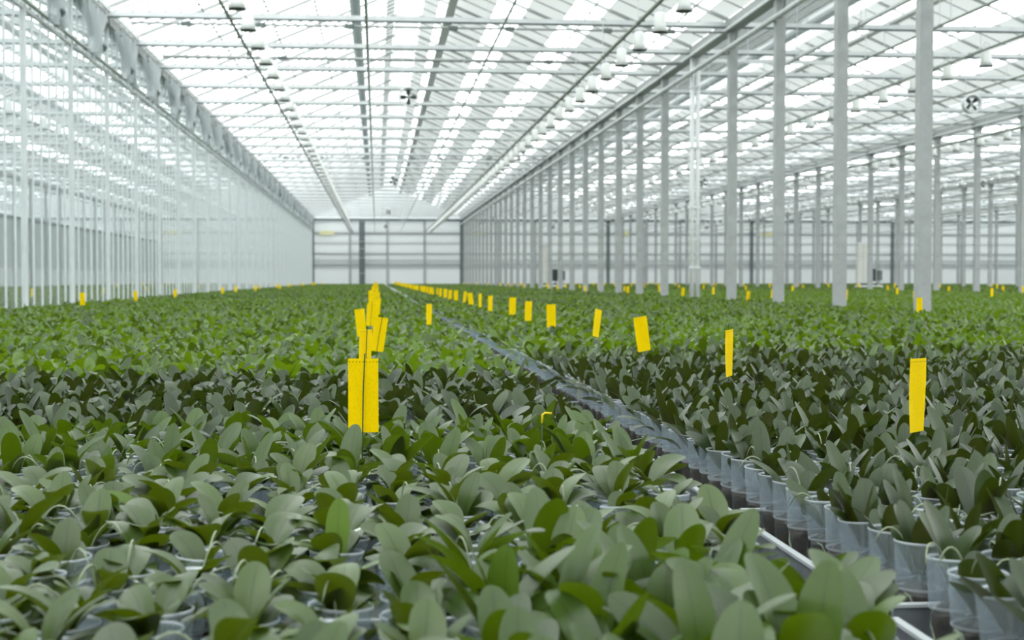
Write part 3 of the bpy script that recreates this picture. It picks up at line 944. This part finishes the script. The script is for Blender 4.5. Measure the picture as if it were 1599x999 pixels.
field(-23.2, -7.5, 60, YEND - 3, .5, 'broad', ('leaf_mid', 'leaf_young'), 5, 3, 1.6)
me = np_mesh('orchid_mass', np.concatenate(Vs), np.concatenate(Qs), np.concatenate(UVs), np.concatenate(MIs), MASSM)
o = link('distant_orchid_foliage', me)
tag(o, 'sea of green potted orchids filling the benches behind the nearest plants', 'orchid plants', 'potted orchids further back', 'stuff')
print('plants near', NR, 'mass quads', len(me.polygons))

# ------------------------------------------------------------------ yellow sticky cards on wire stakes
def card_mesh(w=.10, h=.245):
    me = bpy.data.meshes.new('card_sheet')
    nx, nz = 5, 8
    vs, fs, uv = [], [], []
    for s in (0, 1):
        for j in range(nz):
            for i in range(nx):
                u, v = i / (nx - 1), j / (nz - 1)
                vs.append(((u - .5) * w, (.0012 if s else 0) + .004 * math.sin(v * 3 + u * 2), v * h)); uv.append((u, v))
    g = lambda s, i, j: s * nx * nz + j * nx + i
    for j in range(nz - 1):
        for i in range(nx - 1):
            fs.append((g(0, i, j), g(0, i + 1, j), g(0, i + 1, j + 1), g(0, i, j + 1)))
            fs.append((g(1, i, j), g(1, i, j + 1), g(1, i + 1, j + 1), g(1, i + 1, j)))
    for i in range(nx - 1):
        for j in (0, nz - 1): fs.append((g(0, i, j), g(0, i + 1, j), g(1, i + 1, j), g(1, i, j)))
    for j in range(nz - 1):
        for i in (0, nx - 1): fs.append((g(0, i, j), g(0, i, j + 1), g(1, i, j + 1), g(1, i, j)))
    me.from_pydata(vs, [], fs)
    l = me.uv_layers.new(name='UVMap')
    for lp_ in me.loops: l.data[lp_.index].uv = uv[lp_.vertex_index]
    me.materials.append(M['card']); me.update()
    return me
CARD = card_mesh()
sk = MB(); sk.tube([(-.004, -.004, -.28), (-.002, -.004, .0), (.0, -.005, .13), (.006, -.005, .262)], .0022, 'stake', 6); STAKE_F = sk.mesh('wire_stake')
sk = MB(); sk.tube([(0, .007, -.28), (0, .007, .0), (.0, .007, .15), (.004, .004, .275)], .0025, 'stake', 6); STAKE_B = sk.mesh('wire_stake')
NC = 0
def card(x, y, ztop, rz, lean, lab, grp, front_stake, tilt_y=0):
    """a card whose top edge stands at height ztop"""
    global NC
    NC += 1
    o = empty('sticky_trap', (x, y, ztop - .245), lab, 'sticky trap', grp)
    o.rotation_euler = (tilt_y, lean, rz)
    link('card_sheet', CARD, o); link('wire_stake', STAKE_F if front_stake else STAKE_B, o)
TOP = EYE - .262
def yreal(yp, x): return yp - x * math.tan(YAW)
# row down the middle of the left bench
lean_c = [.0, .02, .14, -.12, .05, -.03, .06, -.05]; rz_c = [-.05, .95, .3, .6, .2, .5, .1, .4]
n = 0; yp = 4.72
while yp < 152:
    x = -.045 + (0, -.015, .045, -.085, -.02, .02, .04, -.03)[n % 8] * (1 if n else 0)
    card(x, yreal(yp, x), TOP + (0, 0, -.006, .0, .004, 0, -.004, 0)[n % 8], rz_c[n % 8], lean_c[n % 8],
         'yellow sticky card on a wire, %s from the front in the middle left-bench row' % ORD(n + 1), 'yellow sticky cards on the left bench', n % 2 == 0 or n < 2)
    n += 1; yp += 2.66 + rng.uniform(-.1, .1)
# row along the right bench
n = 0; yp = 4.74
rz_r = [.72, .98, .25, .85, .2, .5, .3]; ln_r = [.0, -.05, -.16, .18, -.02, .03, .02]
while yp < 152:
    x = (1.79, 1.84, 1.88, 1.93, 1.855, 1.88, 1.93, 1.83)[n % 8] if n < 8 else 1.87 + rng.uniform(-.03, .03)
    card(x, yreal(yp, x), TOP + rng.uniform(-.01, .006), rz_r[n % 7], ln_r[n % 7],
         'yellow sticky card, %s from the front in the row right of the aisle' % ORD(n + 1), 'yellow sticky cards right of the aisle', False)
    n += 1; yp += 2.66 + rng.uniform(-.1, .1)
card(.62, 16.9, TOP - .03, .9, 0, 'single yellow sticky card at the right edge of the left bench', None, False)
def card_row(x, y0, step, y1, lab, grp):
    n = 0; y = y0
    while y < y1:
        n += 1
        card(x + rng.uniform(-.35, .35), y, TOP + rng.uniform(-.05, .02), rng.uniform(-.7, .7), rng.uniform(-.1, .1), lab % ORD(n), grp, False)
        y += step * rng.uniform(.8, 1.2)
card_row(-5.6, 28.4, 6.67, 150, 'yellow sticky card, %s from the front in the row along the glass partition', 'yellow sticky cards along the partition')
card_row(8.75, 23.0, 9.5, 150, 'yellow sticky card, %s from the front along the steel column row', 'yellow sticky cards by the columns')
for x, y0, nm, st in ((11.3, 29, 'left', 5.5), (17.8, 40, 'middle', 5.8), (24.4, 52, 'right', 6.5)):
    card_row(x, y0, st, 150, 'distant yellow sticky card, %s from the front, ' + nm + ' row beyond the columns', 'yellow sticky cards beyond the columns')
for x, y0, nm, st in ((28.5, 62, 'left', 7), (34.5, 76, 'middle', 8), (40.5, 90, 'right', 8)):
    card_row(x, y0, st, 150, 'tiny yellow sticky card, %s from the front, ' + nm + ' row in the second hall right', 'yellow sticky cards in the second hall')
for x, y0, nm, st in ((-9.5, 33, 'near', 9), (-17, 42, 'far', 9)):
    card_row(x, y0, st, 150, 'yellow sticky card behind the glass partition, %s from the front, ' + nm + ' row', 'yellow sticky cards behind the partition')
print('cards', NC)

# ------------------------------------------------------------------ small things among the plants
a = MB(); a.tube([(0, 0, -.012), (.002, 0, .015), (.010, 0, .021), (.032, 0, .019)], [.0035, .0035, .0035, .003], 'tagyellow', 8); a.tube([(0, 0, -.16), (0, 0, -.012)], .002, 'stake', 6)
o = obj('plant_hook', a, None, True, (.53, 4.55, 1.118))
tag(o, 'small yellow plastic hook poking out of the left bench leaves', 'plant hook')
a = MB(); a.box(-.012, .012, -.0006, .0006, 0, .11, 'yellow_board')
for i, (x, y, z, lab) in enumerate(((1.185, 8.3, .87, 'pale yellow label strip in a clear pot midway along the aisle'),
                                    (1.262, 2.92, .85, 'pale yellow label strip in a clear pot near the picture corner'))):
    o = link('plant_label', a.mesh('plant_label'), None, (x, y, z)); tag(o, lab, 'plant label'); o.rotation_euler = (.05, .08, .5)

# field machines far behind the columns
def machine(x, y, lab):
    o = empty('field_machine', (x, y, 0), lab, 'machine')
    a = MB(); a.box(-.8, .8, -.4, .4, .95, 1.15, 'white'); a.box(-.8, .8, -.38, .38, 1.15, 1.19, 'steel_light'); obj('deck', a, o)
    for sx in (-.7, .7):
        for sy in (-.32, .32):
            a = MB(); a.box(sx - .05, sx + .05, sy - .05, sy + .05, BENCH, .95, 'steel_dark'); obj('leg', a, o)
    a = MB(); a.box(-.8, -.15, -.25, .3, 1.3, 3.9, 'cream'); a.box(-.82, -.5, -.27, .32, 3.9, 3.96, 'white'); c = obj('cabinet', a, o)
    a = MB(); a.box(-.48, -.46, -.256, -.25, 1.4, 3.8, 'steel'); obj('door_gap', a, c)
    for sx in (-.55, -.3, .1, .4):
        a = MB(); a.lathe([(.0, -.02), (.09, -.02), (.09, .1), (.0, .1)], 'black', 12, at=(sx, -.3, 1.22)); obj('knob', a, o)
    a = MB(); a.box(.0, .42, -.12, .1, 1.45, 2.25, 'black'); s = obj('screen', a, o)
    a = MB(); a.bar((.25, .0, 1.19), (.21, 0, 1.5), .07, .07, 'steel_dark'); obj('screen_arm', a, s)
    a = MB(); a.box(.6, .85, -.15, .15, 1.5, 2.15, 'steel_dark'); a.box(.58, .72, -.1, .1, 2.3, 2.8, 'steel'); a.box(.66, .74, -.05, .05, 1.15, 2.8, 'steel'); obj('motor', a, o)
machine(31.9, 90, 'cream cabinet machine with black screen behind the columns on the right')
machine(11.9, 96, 'cream cabinet machine half hidden behind the middle of the column row')
o = empty('spray_tank', (30.9, 78, 0), 'white tank on a dark stand beyond the nearest column', 'tank')
a = MB(); a.lathe([(.0, 1.55), (.16, 1.55), (.2, 1.6), (.2, 1.95), (.12, 2.05), (.06, 2.1), (.0, 2.1)], 'white', 16); obj('tank', a, o, True)
a = MB(); a.lathe([(.06, 2.1), (.06, 2.16), (.0, 2.16)], 'steel', 12); obj('cap', a, o)
for sx in (-.12, .12):
    a = MB(); a.box(sx - .04, sx + .04, -.04, .04, BENCH, 1.55, 'steel_dark'); obj('leg', a, o)
